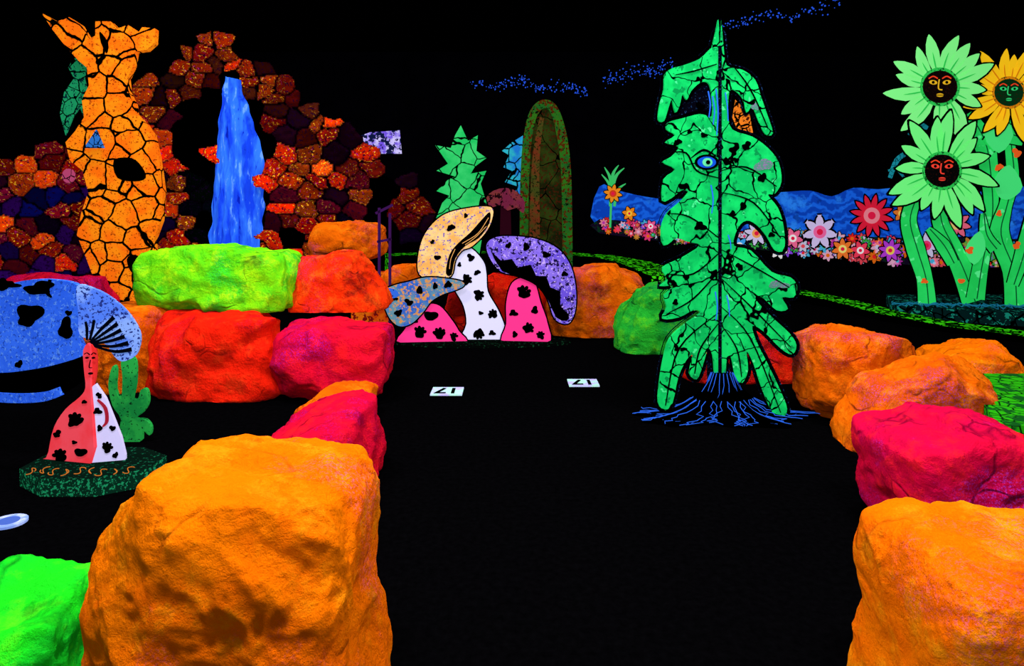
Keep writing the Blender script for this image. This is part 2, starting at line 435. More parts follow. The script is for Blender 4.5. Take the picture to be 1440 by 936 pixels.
stroke('inner_rib',[(752,400),(752,300),(754,220),(762,165)],[16,14,10,6],pl,neon('#404818',0.35,0,col2='#703018',s2=4,speck='#102008',ss=20),ar,off=0.05,th=0.06)
rm=empty('red_mushroom_cutout'); pl=PL(710,9.6)
cut('stem',[(704,290),(718,290),(722,438),(700,438)],pl,neon('#300818',0.2,0),rm)
cut('cap',[(684,278),(694,268),(712,264),(728,270),(738,284),(736,300),(726,292),(714,296),(702,288),(690,292)],pl,neon('#802848',0.22,0,col2='#904038',s2=5,speck='#200810',ss=14),rm,off=0.02,sm=2)
ps=empty('framed_sign'); pl=PL(790,13)
cut('board',[(784,262),(802,262),(802,300),(784,300)],pl,neon('#101030',0.3),ps)
for a in (((784,262),(802,262)),((802,262),(802,300)),((784,300),(802,300))): stroke('frame',list(a),1.6,pl,neon('#7050c0',0.4),ps)
cut('post',[(791,300),(794,300),(794,405),(791,405)],pl,neon('#101030',0.2),ps)
hr=empty('handrail')
for i,(a,b) in enumerate((((533,292),(533,405)),((548,300),(548,480)),((528,300),(552,288)),((530,340),(550,336)))):
    stroke('bar_%d'%i,[a,b],3.5,PL(540,7.4),neon('#401858',0.25),hr,th=0.03)

# ---------------------------------------------------------------- mosaic kerb
def kerb(pts,name='mosaic_kerb',w=0.28):
    bm=bmesh.new(); rows=[]; P=[]
    for px,py,z in pts:
        d=F*(EYE-z)/(py-HY); P.append(Vector(((px-CX)/F*d,d,z)))
    for i,p in enumerate(P):
        a=P[max(i-1,0)];b=P[min(i+1,len(P)-1)]; t=(b-a); t.z=0; t.normalize(); n=Vector((-t.y,t.x,0))*w/2
        l,r=p+n,p-n
        rows.append([bm.verts.new((l.x,l.y,0)),bm.verts.new(l),bm.verts.new(r),bm.verts.new((r.x,r.y,0))])
    for i in range(len(rows)-1):
        for k in range(3):
            f=bm.faces.new((rows[i][k],rows[i][k+1],rows[i+1][k+1],rows[i+1][k]))
            if k!=1: f.material_index=1
    bm.faces.new(rows[0]); bm.faces.new(rows[-1][::-1])
    bmesh.ops.recalc_face_normals(bm,faces=bm.faces)
    me=bpy.data.meshes.new(name); bm.to_mesh(me); bm.free()
    N=NT('mosaic'); v=N.vor(10); c=N.mix(N.step(v.outputs['Distance'],0.08,0.14),(0,0,0,1),lin('#38d010'))
    c=N.mix(N.step(N.noise(9,2),0.5,0.54),c,(0.0,0.01,0,1)); me.materials.append(N.out(c,0.6,.5)); me.materials.append(black())
    return link(bpy.data.objects.new(name,me))
kerb([(545,358,0.6),(620,356,0.6),(700,354,0.6),(790,356,0.6),(850,360,0.55),(895,369,0.5),(945,388,0.45)],w=.7)
kerb([(1110,407,0.15),(1180,421,0.12),(1250,439,0.1),(1340,456,0.08),(1450,470,0.08),(1600,488,0.08)],w=.42)

# ---------------------------------------------------------------- mural
mu=empty('flower_mural'); pl=PL(1060,16.97)
sky=[(843,262),(870,268),(905,276),(945,280),(1000,276),(1050,272),(1100,270),(1140,268),(1170,276),(1200,264),(1235,266),(1275,262),(1320,266),(1400,270),(1460,268),(1460,372),(1275,364),(1150,352),(1000,340),(843,324)]
N=NT('mural_blue'); mpn=N.noise(1.4,5,0.65)
wv=N.n('ShaderNodeTexWave'); wv.inputs['Scale'].default_value=1.3; wv.inputs['Distortion'].default_value=14; wv.inputs['Detail'].default_value=3; wv.inputs['Detail Scale'].default_value=1.6; wv.bands_direction='Z'; N.l(N.co,wv.inputs['Vector'])
c=N.mix(N.step(wv.outputs['Fac'],0.3,0.8),lin('#0c44c0'),lin('#1868f0')); c=N.mix(N.step(mpn,0.55,0.65),c,lin('#2a88ff'))
c=N.mix(N.mul(N.step(N.noise(2.2,6,.7),.6,.64),.6),c,lin('#082878'))
cut('sky_band',sky,pl,N.out(c,0.6,.4),mu,th=0.02,sm=3)
ground=[(843,308),(900,314),(960,320),(1040,324),(1120,328),(1200,332),(1275,334),(1460,338),(1460,400),(1275,372),(1150,358),(1000,345),(843,328)]
cut('flower_bed',ground,pl,neon('#180c28',0.4,0,speck='#083820',ss=8),mu,th=0.02,off=0.01,sm=2)
def petals(cx,cy,r0,r1,n,wf=0.9,rot=0,jit=0,seed=0,tip=0.12,bend=0):
    rnd=random.Random(seed); out=[]
    for i in range(n):
        t=rot+i/n*math.tau+rnd.uniform(-jit,jit); rr=r1*(1+rnd.uniform(-jit,jit)*1.5)
        w=math.pi*(r0+rr)/2/n*wf; bd=bend*rnd.uniform(-.5,1.2)*rr
        bx,by=math.cos(t),math.sin(t); nx,ny=-by,bx; A=[];Bq=[]
        for s,k in ((0,.5),(.25,.9),(.5,1.0),(.75,.75),(.92,.35),(1,tip)):
            R=r0+(rr-r0)*s; o=bd*s*s
            A.append((cx+bx*R+nx*(w*k+o),cy+by*R+ny*(w*k+o))); Bq.append((cx+bx*R+nx*(o-w*k),cy+by*R+ny*(o-w*k)))
        out.append(A+Bq[::-1])
    return out
cols=['#ff4088','#ffc0e0','#ff7818','#9850ff','#ff2828','#e0e0ff','#e09838','#50c8f8','#c838b8','#ff90a8','#40c050','#ff5060']
rnd=random.Random(9); spots=[]
for i in range(260):
    px=rnd.uniform(848,1420); base=326+(px-843)*0.097
    py=base-rnd.uniform(-3,32)*(0.55+0.45*(px-843)/430); r=rnd.uniform(3.5,9)*(0.75+0.5*(px-843)/430)
    spots.append((px,py,r))
# layers of overlapping small flowers, every one with a black outline
for L in range(4):
    S=spots[L::4]; o=.02+L*.014
    multi('flower_outlines_%d'%L,[q for i,(x,y,r) in enumerate(S) for q in petals(x,y,r*.2,r*1.14,6+i%3,1.1,i,0,i,.5)],pl,black(),mu,off=o,th=.002)
    byc={}; cen={}
    for i,(x,y,r) in enumerate(S):
        byc.setdefault(rnd.choice(cols),[]).extend(petals(x,y,r*.2,r,6+i%3,.85,i,0,i,.45)); cen.setdefault(rnd.choice(cols),[]).append(ell(x,y,r*.32,r*.32,10))
    for j,(c,p) in enumerate(byc.items()): multi('small_petals_%d_%d'%(L,j),p,pl,neon(c,0.45),mu,off=o+.004,th=.002)
    for j,(c,p) in enumerate(cen.items()): multi('small_centres_%d_%d'%(L,j),p,pl,neon(c,0.5),mu,off=o+.008,th=.002)
def bigf(cx,cy,r,n,c,cc,tip=.3,k=0):
    multi('outline',petals(cx,cy,r*.2,r*1.1,n,1.15,.2,0,1,tip),pl,black(),mu,off=0.09)
    multi('petals',petals(cx,cy,r*.2,r,n,0.85,.2,0,1,tip),pl,neon(c,.55),mu,off=0.10)
    multi('centre',[ell(cx,cy,r*.38,r*.38)],pl,neon(cc,.55),mu,off=0.11)
    multi('pistil',[ell(cx,cy,r*.18,r*.18)],pl,neon('#ff2050',.5),mu,off=0.12)
bigf(1226,303,30,12,'#f02040','#ff90a0',.05); bigf(1153,326,24,7,'#e0d0ff','#ff70b0',.6)
bigf(1064,328,17,8,'#e0d8ff','#ffb060',.5); bigf(1252,352,16,8,'#c040e0','#ffe060'); bigf(1185,350,15,7,'#ff8030','#fff080')
bigf(1115,335,14,6,'#ff70a0','#ffffff',.5); bigf(885,300,10,6,'#ff9020','#ffe040'); bigf(1345,315,20,8,'#ff7090','#ffe080'); bigf(1095,352,12,6,'#ffffff','#ff6060',.5)
bigf(915,318,9,6,'#ff60a0','#ffffff'); bigf(1210,352,13,6,'#ff4060','#ffffff',.5); bigf(1040,345,12,6,'#40b0ff','#ffffff',.5)
bigf(862,272,13,8,'#ff9820','#e04020',.1); bigf(1268,300,12,6,'#f08030','#ffe060',.2); bigf(1303,345,18,7,'#e0d8ff','#ff4080',.5)
for q in ([(858,290),(858,262),(846,245)],[(860,270),(858,250),(850,235)],[(861,270),(866,248),(878,236)],[(860,268),(862,245),(870,232)],[(864,290),(868,268),(880,258)],[(858,320),(860,270)]):
    stroke('leaf',q,[3.5,4.5,1][:len(q)] if len(q)==3 else [3,3],pl,neon('#40d070',.6),mu,off=0.085)

def stars(name,fn,n,seed,size):
    rnd=random.Random(seed); bm=bmesh.new()
    for i in range(n):
        c=fn(rnd); s=size*rnd.uniform(.5,1.3)
        g=bmesh.ops.create_icosphere(bm,subdivisions=1,radius=s)
        for v in g['verts']: v.co+=c
    me=bpy.data.meshes.new(name); bm.to_mesh(me); bm.free(); me.materials.append(neon('#2858e8',0.75))
    return link(bpy.data.objects.new(name,me))
def wallband(pts,w):
    def fn(r):
        i=r.randrange(len(pts)-1); t=r.random(); px=pts[i][0]+(pts[i+1][0]-pts[i][0])*t; py=pts[i][1]+(pts[i+1][1]-pts[i][1])*t+r.gauss(0,w)
        return onplane(px,py,PL(720,YB-0.03))
    return fn
def ceilband(pts,w):
    def fn(r):
        i=r.randrange(len(pts)-1); t=r.random(); px=pts[i][0]+(pts[i+1][0]-pts[i][0])*t; py=pts[i][1]+(pts[i+1][1]-pts[i][1])*t+r.gauss(0,w)
        py=min(py,40); d=F*(H-0.03-EYE)/(HY-py); return Vector(((px-CX)/F*d,d,H-0.03))
    return fn
stars('painted_star_cluster',wallband([(658,118),(700,122),(735,112),(760,125),(800,122),(826,130)],4),190,1,.018)
stars('painted_star_cluster',wallband([(846,112),(880,104),(905,98),(925,100),(946,88)],5),130,2,.018)
stars('painted_star_cluster',ceilband([(1014,36),(1050,30),(1080,18),(1110,24),(1145,14),(1185,0)],4),110,3,.018)

# ---------------------------------------------------------------- tall tree
tr=empty('tree_cutout')
LP=PL(1013,4.9,8); RP=PL(1013,4.9,-10)
TL=[(1013,62),(1002,66),(985,82),(960,92),(945,96),(935,105),(934,125),(928,148),(926,168),(934,170),(940,152),(945,140),(950,158),(956,148),(960,132),(966,140),(972,128),(985,116),(996,116),(1001,130),(1002,163),
    (985,160),(960,166),(940,172),(938,182),(950,190),(936,200),(955,206),(945,220),(932,228),(950,238),(934,252),(932,282),(945,278),(958,268),(968,270),(955,285),(938,300),(930,322),(934,345),(952,335),(968,340),(985,345),
    (960,362),(932,376),(938,392),(928,402),(948,402),(934,415),(938,432),(932,448),(955,446),(975,436),(985,440),
    (960,458),(942,476),(934,500),(928,535),(926,566),(936,577),(946,566),(954,530),(966,505),(975,500),(970,525),(980,533),(988,515),(996,490),(1003,500),(1006,530),(1013,535)]
TR=[(1013,62),(1018,70),(1022,92),(1044,98),(1062,112),(1070,135),(1078,158),(1087,187),(1076,188),(1066,168),(1058,150),(1050,158),(1045,140),(1035,128),(1026,128),(1024,160),
    (1030,182),(1058,192),(1080,208),(1095,228),(1099,255),(1090,272),(1080,274),(1094,292),(1102,318),(1103,350),(1090,352),(1078,332),(1064,316),(1050,310),(1038,320),(1032,345),
    (1056,352),(1085,382),(1112,390),(1121,403),(1116,418),(1100,418),(1108,434),(1092,436),(1072,418),(1062,420),(1085,445),(1110,468),(1120,485),(1114,498),(1098,490),(1074,466),(1058,458),
    (1064,480),(1080,512),(1098,550),(1107,575),(1100,588),(1088,583),(1072,548),(1060,512),(1050,494),(1052,520),(1044,538),(1034,530),(1028,502),(1022,505),(1020,530),(1013,535)]
tm=neon('#14dc68',0.58,4.4,0.024,col2='#0cb858',s2=6,speck='#48f090',ss=12,st=0.66,dist=0.35,speck2='#0a9048')
em=neon('#050510',0.3,0,speck='#204878',ss=60,st=0.62)
for nm,P_,pl_ in (('left',TL,LP),('right',TR,RP)):
    cut(nm+'_panel',smooth(P_,3),pl_,tm,tr,th=0.02)
    cut(nm+'_rim',grow(smooth(P_,3),3),pl_,black(),tr,th=0.01,off=-0.021)
    cut(nm+'_border',grow(smooth(P_,3),5),pl_,em,tr,th=0.02,off=-0.032)
cut('spine',[(1011,64),(1015,64),(1015,560),(1011,560)],PL(1013,4.88),em,tr,th=0.3,off=0.0)
blk=[blot(985,150,6,1),blot(953,200,5,2),blot(960,262,5,3),blot(985,318,7,5),blot(950,425,4,6),blot(990,190,4,9),blot(970,185,3,10),blot(965,390,4,12),blot(952,490,4,13)]
multi('black_blots_left',blk,LP,black(),tr,off=0.008)
multi('black_blots_right',[blot(1050,205,6,4),blot(1072,250,6,7),blot(1045,290,5,8),blot(1085,330,4,10),blot(1040,375,5,11),blot(1035,225,4,12),blot(1030,300,4,14)],RP,black(),tr,off=0.008)
multi('grey_patches',[blot(1074,232,13,14,sy=.6),blot(1095,400,12,15,sy=.5),blot(1062,150,5,16)],RP,neon('#50907a',.5,0,speck='#8a70a0',ss=70),tr,off=0.006)
multi('eye_lid',[ell(994,228,17,11)],LP,black(),tr,off=0.009)
cut('eye_white',ell(994,228,13,8),LP,neon('#1050d0',.6),tr,th=.004,off=0.014)
cut('eye_iris',ell(995,228,7,6),LP,neon('#60e0a0',.6),tr,th=.004,off=0.018)
cut('eye_pupil',ell(996,228,3,3),LP,black(),tr,th=.004,off=0.024)
stroke('brow',[(972,222),(990,211),(1008,220)],[1,4,1],LP,black(),tr)
for i,(a,b,c) in enumerate(((996,128,165),(1002,135,175),(1007,125,190),(1000,260,300),(1006,410,450))):
    stroke('blue_line_%d'%i,[(a,b),(a+3,(b+c)/2),(a+1,c)],[1.6,1.6,1],LP,neon('#2868e8',.7),tr)
for i,(a,b,c) in enumerate(((1020,130,170),(1024,330,350),(1022,415,445))):
    stroke('blue_line_r%d'%i,[(a,b),(a+3,(b+c)/2),(a+4,c)],[1.6,1.6,1],RP,neon('#2868e8',.7),tr)
cut('amber_patch',[(1034,140),(1044,150),(1054,160),(1060,192),(1046,188),(1036,180),(1030,165)],RP,neon('#f08020',.5,12,.05,speck='#401008',ss=40),tr,th=.01,off=-0.05)
for i,(pts_,p_) in enumerate((([(950,105),(975,100),(1008,90)],LP),([(940,215),(965,215),(980,240),(1010,250)],LP),([(940,300),(970,305),(1012,335)],LP),([(940,385),(975,385),(1012,355)],LP),([(940,440),(975,420),(1012,380)],LP),([(1013,240),(1050,235),(1092,262)],RP),([(1013,270),(1060,285),(1098,335)],RP),([(1013,350),(1060,375),(1110,404)],RP),([(1013,390),(1060,435),(1112,488)],RP),([(1013,430),(1055,475),(1098,580)],RP),([(1010,440),(955,490),(936,570)],LP),([(1013,455),(1036,490),(1043,530)],RP),([(1010,455),(985,490),(977,525)],LP),([(1025,85),(1055,125),(1080,180)],RP))):
    stroke('vein_%d'%i,pts_,[1,2.4,1.4] if len(pts_)==3 else [1,2.4,2.4,1.4],p_,black(),tr,off=0.007)
# roots
tx=(1013-CX)/F*4.9; ty=4.86
bm=bmesh.new(); NR=48; rings=[]
def rootz(r): return 0.33*math.exp(-r*6.5)
def rootR(t): return 0.50+0.09*math.sin(5*t+1)+0.06*math.sin(11*t)
for k in range(9):
    rr=k/8
    rings.append([bm.verts.new((tx+math.cos(t)*(0.07+rr*rootR(t))*1.12,ty+math.sin(t)*(0.07+rr*rootR(t))*.42,(rootz(rr*.55) if k<8 else 0.0))) for t in [i/NR*math.tau for i in range(NR)]])
for k in range(8):
    for i in range(NR): bm.faces.new((rings[k][i],rings[k][(i+1)%NR],rings[k+1][(i+1)%NR],rings[k+1][i]))
bm.faces.new(rings[0])
me=bpy.data.meshes.new('root_mound'); bm.to_mesh(me); bm.free(); me.materials.append(black()); link(bpy.data.objects.new('root_mound',me),tr)
cu=bpy.data.curves.new('root_lines','CURVE'); cu.dimensions='3D'; cu.bevel_depth=0.0030; cu.bevel_resolution=1
rn=random.Random(4)
for i in range(60):
    t0=i/60*math.tau; sp=cu.splines.new('POLY'); P_=[]; t=t0; zig=rn.choice((-1,1))
    k0=0 if i%3==0 else 3
    for k in range(k0,13):
        rr=k/12
        if k>1: t+=zig*(-1)**k*rn.uniform(.0,.14)+rn.uniform(-.03,.03)
        R=(0.075+rr*rootR(t)*rn.uniform(.97,1.0)*(1.0 if i%3 else .8)); P_.append((tx+math.cos(t)*R*1.12,ty+math.sin(t)*R*.42,rootz(rr*.55)+0.008,1))
    sp.points.add(len(P_)-1)
    for q,v in zip(sp.points,P_): q.co=v
cu.materials.append(neon('#2860d8',.6)); link(bpy.data.objects.new('root_lines',cu),tr)

# ---------------------------------------------------------------- sunflowers
sf=empty('sunflower_sculpture'); SP=PL(1350,9.3,-4)
def pt(px,d): return ((px-CX)/F*d,d)
solid('plinth',[pt(1246,10.4),pt(1262,9.3),pt(1330,8.9),pt(1450,8.5),pt(1560,8.8),pt(1560,10.4)],0,0.17,neon('#042020',.4,5,.05,speck='#189078',ss=14,st=.58),sf)
sg=neon('#28e064',0.6,0,col2='#20d058',s2=2,speck='#58f890',ss=5,st=.62); sgd=neon('#0a6030',.4)
ZM=0.17
stems=[([(1304,428),(1300,390),(1288,350),(1278,310),(1288,275),(1300,240)],[26,22,26,22,18,14]),
       ([(1370,425),(1356,385),(1338,345),(1322,310),(1318,260)],[34,30,26,22,14]),
       ([(1372,420),(1378,380),(1386,340),(1394,300),(1392,250),(1384,200),(1362,160)],[26,22,20,18,24,30,14]),
       ([(1340,370),(1326,345),(1306,322)],[16,20,8]),
       ([(1428,430),(1424,380),(1406,330),(1414,290),(1424,250),(1420,200),(1416,160)],[30,28,28,18,18,14,12]),
       ([(1400,350),(1386,330),(1382,300)],[18,16,5]),
       ([(1424,400),(1440,350),(1448,300)],[16,22,8]),
       ([(1390,205),(1412,188),(1440,196)],[22,30,18])]
for i,(p,w) in enumerate(stems):
    stroke('stem_%d'%i,p,w,SP,sg,sf,off=0.006*i,th=0.03,zmin=ZM)
    stroke('stem_outline_%d'%i,p,[x+3 for x in w],SP,black(),sf,off=0.006*i-.004,th=0.02,zmin=ZM)  # black outline behind the stem, slightly wider
    stroke('stem_line_%d'%i,[(x+2,y) for x,y in p],1.4,SP,sgd,sf,off=0.006*i+.004,zmin=ZM)
multi('leaves',[smooth([(1400,250),(1420,232),(1438,262),(1420,280),(1404,275)],3),smooth([(1385,190),(1410,165),(1425,190),(1405,215)],3),smooth([(1358,350),(1378,325),(1386,350),(1370,372)],3)],SP,neon('#48f080',.6),sf,off=0.06,th=.01)
multi('orange_buds',[blot(x,y,r,i) for i,(x,y,r) in enumerate(((1364,352,5),(1430,215,6),(1405,235,5),(1352,395,4),(1430,345,5),(1300,395,4),(1405,300,4)))],SP,neon('#f06020',.6),sf,off=0.075)
multi('teal_curls',[ribbon([(1252,250),(1262,225),(1280,215),(1290,232)],[5,7,6,3]),ribbon([(1280,190),(1290,175),(1305,180)],[6,9,5]),ribbon([(1340,200),(1352,190),(1360,200)],[4,6,3]),ribbon([(1250,240),(1262,238),(1272,250)],[3,5,2])],SP,neon('#1890a0',.5,14,.04),sf,off=-0.05,th=.02)
def sunflower(cx,cy,r,col,col2,disc,k,face,n=16):
    o=0.09+k*0.06
    multi('petal_edge_%d'%k,petals(cx,cy,r*.32,r*1.04,n,1.15,.1,.11,k+3,.12,.16),SP,black(),sf,off=o,th=.02)
    multi('petals_%d'%k,petals(cx,cy,r*.32,r,n,.96,.1,.11,k+3,.05,.16),SP,neon(col,.66),sf,off=o+.008)
    multi('petal_inner_%d'%k,petals(cx,cy,r*.3,r*.66,n,.14,.1,.11,k+3,.05,.06),SP,neon(col2,.5),sf,off=o+.014)
    multi('disc_rim_%d'%k,[ell(cx,cy,r*.38,r*.37,28)],SP,neon(col2,.5,0,speck='#0a4018',ss=30),sf,off=o+.020)
    multi('disc_%d'%k,[ell(cx,cy,r*.33,r*.31,24)],SP,neon(disc,.4,0,speck='#381008',ss=40,st=.6),sf,off=o+.026)
    f=neon(face,.7); s=r/70
    multi('face_%d'%k,[ell(cx-9*s,cy-6*s,5.5*s,3*s,12,.15),ell(cx+9*s,cy-6*s,5.5*s,3*s,12,-.15),ribbon([(cx-1*s,cy-10*s),(cx-2*s,cy+2*s),(cx+3*s,cy+4*s)],1.6*s),ell(cx,cy+11*s,5*s,2.5*s,12)],SP,f,sf,off=o+.034)
    multi('face_marks_%d'%k,[ell(cx-9*s,cy-6*s,2*s,2*s,8),ell(cx+9*s,cy-6*s,2*s,2*s,8),ribbon([(cx-5*s,cy+11*s),(cx+5*s,cy+11*s)],1*s)],SP,black(),sf,off=o+.042)
    multi('brows_%d'%k,[ribbon([(cx-15*s,cy-11*s),(cx-9*s,cy-14*s),(cx-3*s,cy-11*s)],1.6*s),ribbon([(cx+15*s,cy-11*s),(cx+9*s,cy-14*s),(cx+3*s,cy-11*s)],1.6*s)],SP,neon('#f04020',.7),sf,off=o+.034)
sunflower(1419,130,62,'#ffc818','#f09010','#083818',0,'#30d070')
sunflower(1322,122,74,'#80f888','#30d858','#100808',1,'#e0b020')
sunflower(1325,240,74,'#70f880','#30d858','#080808',2,'#f04030')
gl=bpy.data.curves.new('grass_lines','CURVE'); gl.dimensions='3D'; gl.bevel_depth=0.006
for i in range(16):
    x=(1262-CX)/F*9.1+i*0.19; sp=gl.splines.new('POLY'); sp.points.add(9)
    for j in range(10):
        sp.points[j].co=(x+math.sin(j*1.3+i)*.12,9.05-i*.03+.05*math.cos(j*2+i),.18+.07*abs(math.sin(j*1.7+i)),1)
gl.materials.append(neon('#187898',.5)); link(bpy.data.objects.new('grass_lines',gl),sf)

# ---------------------------------------------------------------- centre mushrooms
mg=empty('mushroom_group_cutout')
cxm=(676-CX)/F*7.5
solid('base_plate',[(cxm+1.05*math.cos(t),7.5+.28*math.sin(t)) for t in [i/24*math.tau for i in range(24)]],0,0.03,neon('#040806',.3,0,speck='#185030',ss=30,st=.62),mg)
Z=0.03
pk=neon('#ff3890',.6); bw=black()
GL=PL(605,7.42,6); GM=PL(672,7.55,0); GR=PL(742,7.45,-6)
def stem(nm,pts,pl,m,off=0):
    cut(nm+'_edge',grow(smooth(pts,4),2),pl,bw,mg,th=.02,off=off-.01,zmin=Z)
    cut(nm,pts,pl,m,mg,th=.025,off=off,sm=4,zmin=Z)
stem('small_stem',[(563,483),(570,462),(582,440),(600,428),(618,430),(634,448),(645,465),(652,483)],GL,pk)
stem('tall_stem',[(650,483),(656,455),(652,430),(640,408),(628,385),(640,362),(650,348),(664,350),(680,368),(684,385),(686,410),(700,435),(710,460),(712,483)],GM,neon('#dcdcff',.66))
stem('right_stem',[(708,483),(712,455),(712,425),(720,398),(738,390),(752,398),(760,425),(770,455),(770,483)],GR,pk)
def cap(nm,pts,pl,m,off):
    cut(nm+'_edge',grow(smooth(pts,4),2),pl,bw,mg,th=.02,off=off-.012)
    cut(nm,pts,pl,m,mg,th=.03,off=off,sm=4)
tan=neon('#f0b058',.62,0,col2='#ffd088',s2=6,speck='#7060b0',ss=28,st=.57)
cap('tall_cap',[(590,386),(588,360),(598,328),(622,303),(655,293),(690,291),(692,308),(682,328),(664,346),(650,352),(640,366),(634,388),(612,392)],GM,tan,.05)
cap('small_cap',[(538,412),(552,402),(575,396),(600,390),(630,392),(650,396),(652,402),(640,408),(622,414),(606,424),(594,440),(578,455),(560,458),(545,442)],GL,neon('#6090a0',.6,0,col2='#3060c0',s2=5,speck='#d09050',ss=26,st=.54),.05)
cap('right_cap',[(684,345),(695,334),(720,332),(755,336),(785,350),(803,375),(810,410),(808,440),(798,455),(780,448),(770,420),(755,400),(730,388),(705,382),(690,365)],GR,neon('#6850d8',.6,0,col2='#8a70e8',s2=6,speck='#181040',ss=24,st=.55,speck2='#c0a8f0'),.05)
multi('tall_cap_gills',[smooth([(689,298),(688,314),(674,334),(654,346),(640,364),(635,386),(627,384),(632,358),(644,342),(662,326),(678,308)],3),blot(634,320,5,2),blot(615,362,4,3),blot(608,340,3,4),blot(655,303,3,8)],GM,bw,mg,off=.058)
multi('tall_gill_lines',[ribbon([(687,306),(672,328),(650,342)],.9),ribbon([(684,318),(668,334),(654,344)],.8),ribbon([(640,350),(634,364),(632,378)],.9)],GM,neon('#f0b060',.5),mg,off=.066)
multi('small_cap_spots',[blot(x,y,r,x) for x,y,r in ((560,440,5),(575,425,5),(590,408,5),(612,402,4),(630,400,5),(556,420,3))],GL,bw,mg,off=.058)
multi('small_cap_rim',[ell(549,412,12,7,14,.2)],GL,neon('#3068d8',.6,0,speck='#101830',ss=30,st=.55),mg,off=.062)
multi('right_cap_spots',[smooth([(690,352),(704,366),(720,364),(728,376),(746,372),(754,388),(768,388),(774,404),(788,410),(788,430),(800,442),(797,451),(782,446),(770,420),(754,400),(730,388),(706,381)],2),blot(715,345,4,7),blot(740,347,5,8),blot(768,358,5,9),blot(794,385,4,10)],GR,bw,mg,off=.058)
def flat(L): return [q for s in L for q in s]
multi('small_stem_spots',flat([paw(590,468,9,.3),paw(618,470,9,-.2),[blot(606,444,8,3)],[blot(585,450,4,4)],paw(638,474,6,.2)]),GL,bw,mg,off=.008,zmin=Z)
multi('tall_stem_spots',flat([[blot(662,362,5,1)],paw(655,394,8,.8),[blot(671,383,4,2)],paw(672,414,8,2.2),paw(694,442,7,-1.2),paw(673,468,8,3),[blot(692,468,4,5)],[blot(646,372,3,6)],[blot(676,440,3,9)]]),GM,bw,mg,off=.008,zmin=Z)
multi('right_stem_spots',flat([paw(736,412,10,.2),[blot(722,440,5,5)],[blot(752,436,5,6)],paw(742,462,8,1.0),[blot(724,470,4,8)],paw(760,472,6,0)]),GR,bw,mg,off=.008,zmin=Z)

# ---------------------------------------------------------------- left blue mushroom
lm=empty('blue_mushroom_cutout'); bx=(132-CX)/F*3.75
oc=[(bx+.40*math.cos(t),3.76+.25*math.sin(t)) for t in [math.pi/8+i*math.pi/4 for i in range(8)]]
solid('octagon_base',oc,0,.10,neon('#083020',.4,0,speck='#20a068',ss=55,st=.54),lm,mat_top=neon('#061810',.4,0,speck='#106040',ss=40,st=.6))
gl=bpy.data.curves.new('base_scribble','CURVE'); gl.dimensions='3D'; gl.bevel_depth=0.0026
for i in range(9):
    sp=gl.splines.new('POLY'); sp.points.add(15); ph=i*1.7
    for j in range(16):
        t=j/15*5; sp.points[j].co=(bx-.27+i*.068+.022*math.cos(t*1.5+ph),3.615+.045*math.sin(t*.9+ph)+.02*math.sin(ph),.104,1)
gl.materials.append(neon('#c07028',.4)); link(bpy.data.objects.new('base_scribble',gl),lm)
LA=PL(125,3.76,-12); LB=PL(125,3.76,14); ZB=.10
blue=neon('#2860f0',.6,0,col2='#3470ff',s2=5,speck='#5890f8',ss=45,st=.58,speck2='#2048b8')
cut('cap_front',[(-75,500),(-62,450),(-20,412),(30,395),(75,393),(110,402),(116,430),(108,455),(112,480),(118,498),(80,512),(40,520),(0,524),(-60,522)],LA,blue,lm,th=.03,sm=4)
cut('cap_under',[(-75,505),(0,522),(60,515),(118,500),(125,530),(90,552),(0,560),(-70,552)],LA,black(),lm,th=.02,off=-.01)
stroke('cap_under_rim',[(-72,548),(-30,556),(20,560),(60,558),(84,550)],[8,13,13,13,12],LA,blue,lm,off=.004,th=.02)
cut('cap_side',[(108,402),(130,405),(155,418),(178,438),(194,462),(197,480),(190,500),(172,508),(160,500),(150,485),(132,478),(112,470),(110,440)],LB,neon('#5080f8',.62,0,col2='#88b0ff',s2=6,speck='#203080',ss=55,st=.56),lm,th=.03,sm=4)
multi('cap_spots',[blot(42,440,15,3),blot(36,447,12,13),blot(55,405,20,4,sy=.45),blot(12,400,13,5,sy=.4),blot(92,462,10,6,sy=1.4),blot(26,512,5,7),blot(5,400,8,8),blot(96,440,4,12),ribbon([(70,393),(66,410),(72,418)],[4,6,2])],LA,black(),lm,off=.008)
multi('cap_side_gills',[ribbon([(124,484),(140+i*4,462+i*6+abs(i-3)*1),(160+i*5,446+i*9)],[2,4,6]) for i in range(6)]+[ribbon([(122,478),(122,462),(120,452)],[3,4,3]),ribbon([(126,478),(130,462),(132,450)],[3,4,4])],LB,neon('#040818',.2),lm,off=.01)
cut('stem_front',[(64,668),(68,635),(76,600),(92,575),(112,558),(120,545),(118,520),(117,492),(126,486),(127,545),(127,662)],LA,neon('#ff3c48',.6,0,col2='#ff5060',s2=4),lm,th=.03,off=.02,zmin=ZB,sm=3)
cut('stem_neck',[(124,487),(134,492),(135,520),(131,542),(124,548)],LB,neon('#f03030',.55),lm,th=.03,off=.02,sm=2)
cut('stem_side',[(127,545),(134,540),(148,560),(160,590),(170,615),(176,640),(176,668),(127,668)],LB,neon('#d4d0ff',.66),lm,th=.03,off=.02,zmin=ZB)
multi('stem_spots',flat([paw(105,592,11,.3),paw(84,642,10,-.3),[blot(113,636,7,3)],[blot(80,610,5,4)],[blot(104,622,3,9)],[blot(118,565,3,10)]]),LA,black(),lm,off=.03,zmin=ZB)
multi('side_spots',flat([[blot(137,578,5,5)],paw(150,630,8,.4),[blot(140,602,4,8)],[blot(162,640,4,7)],[blot(139,556,4,11)],[blot(158,602,4,12)]]),LB,black(),lm,off=.03,zmin=ZB)
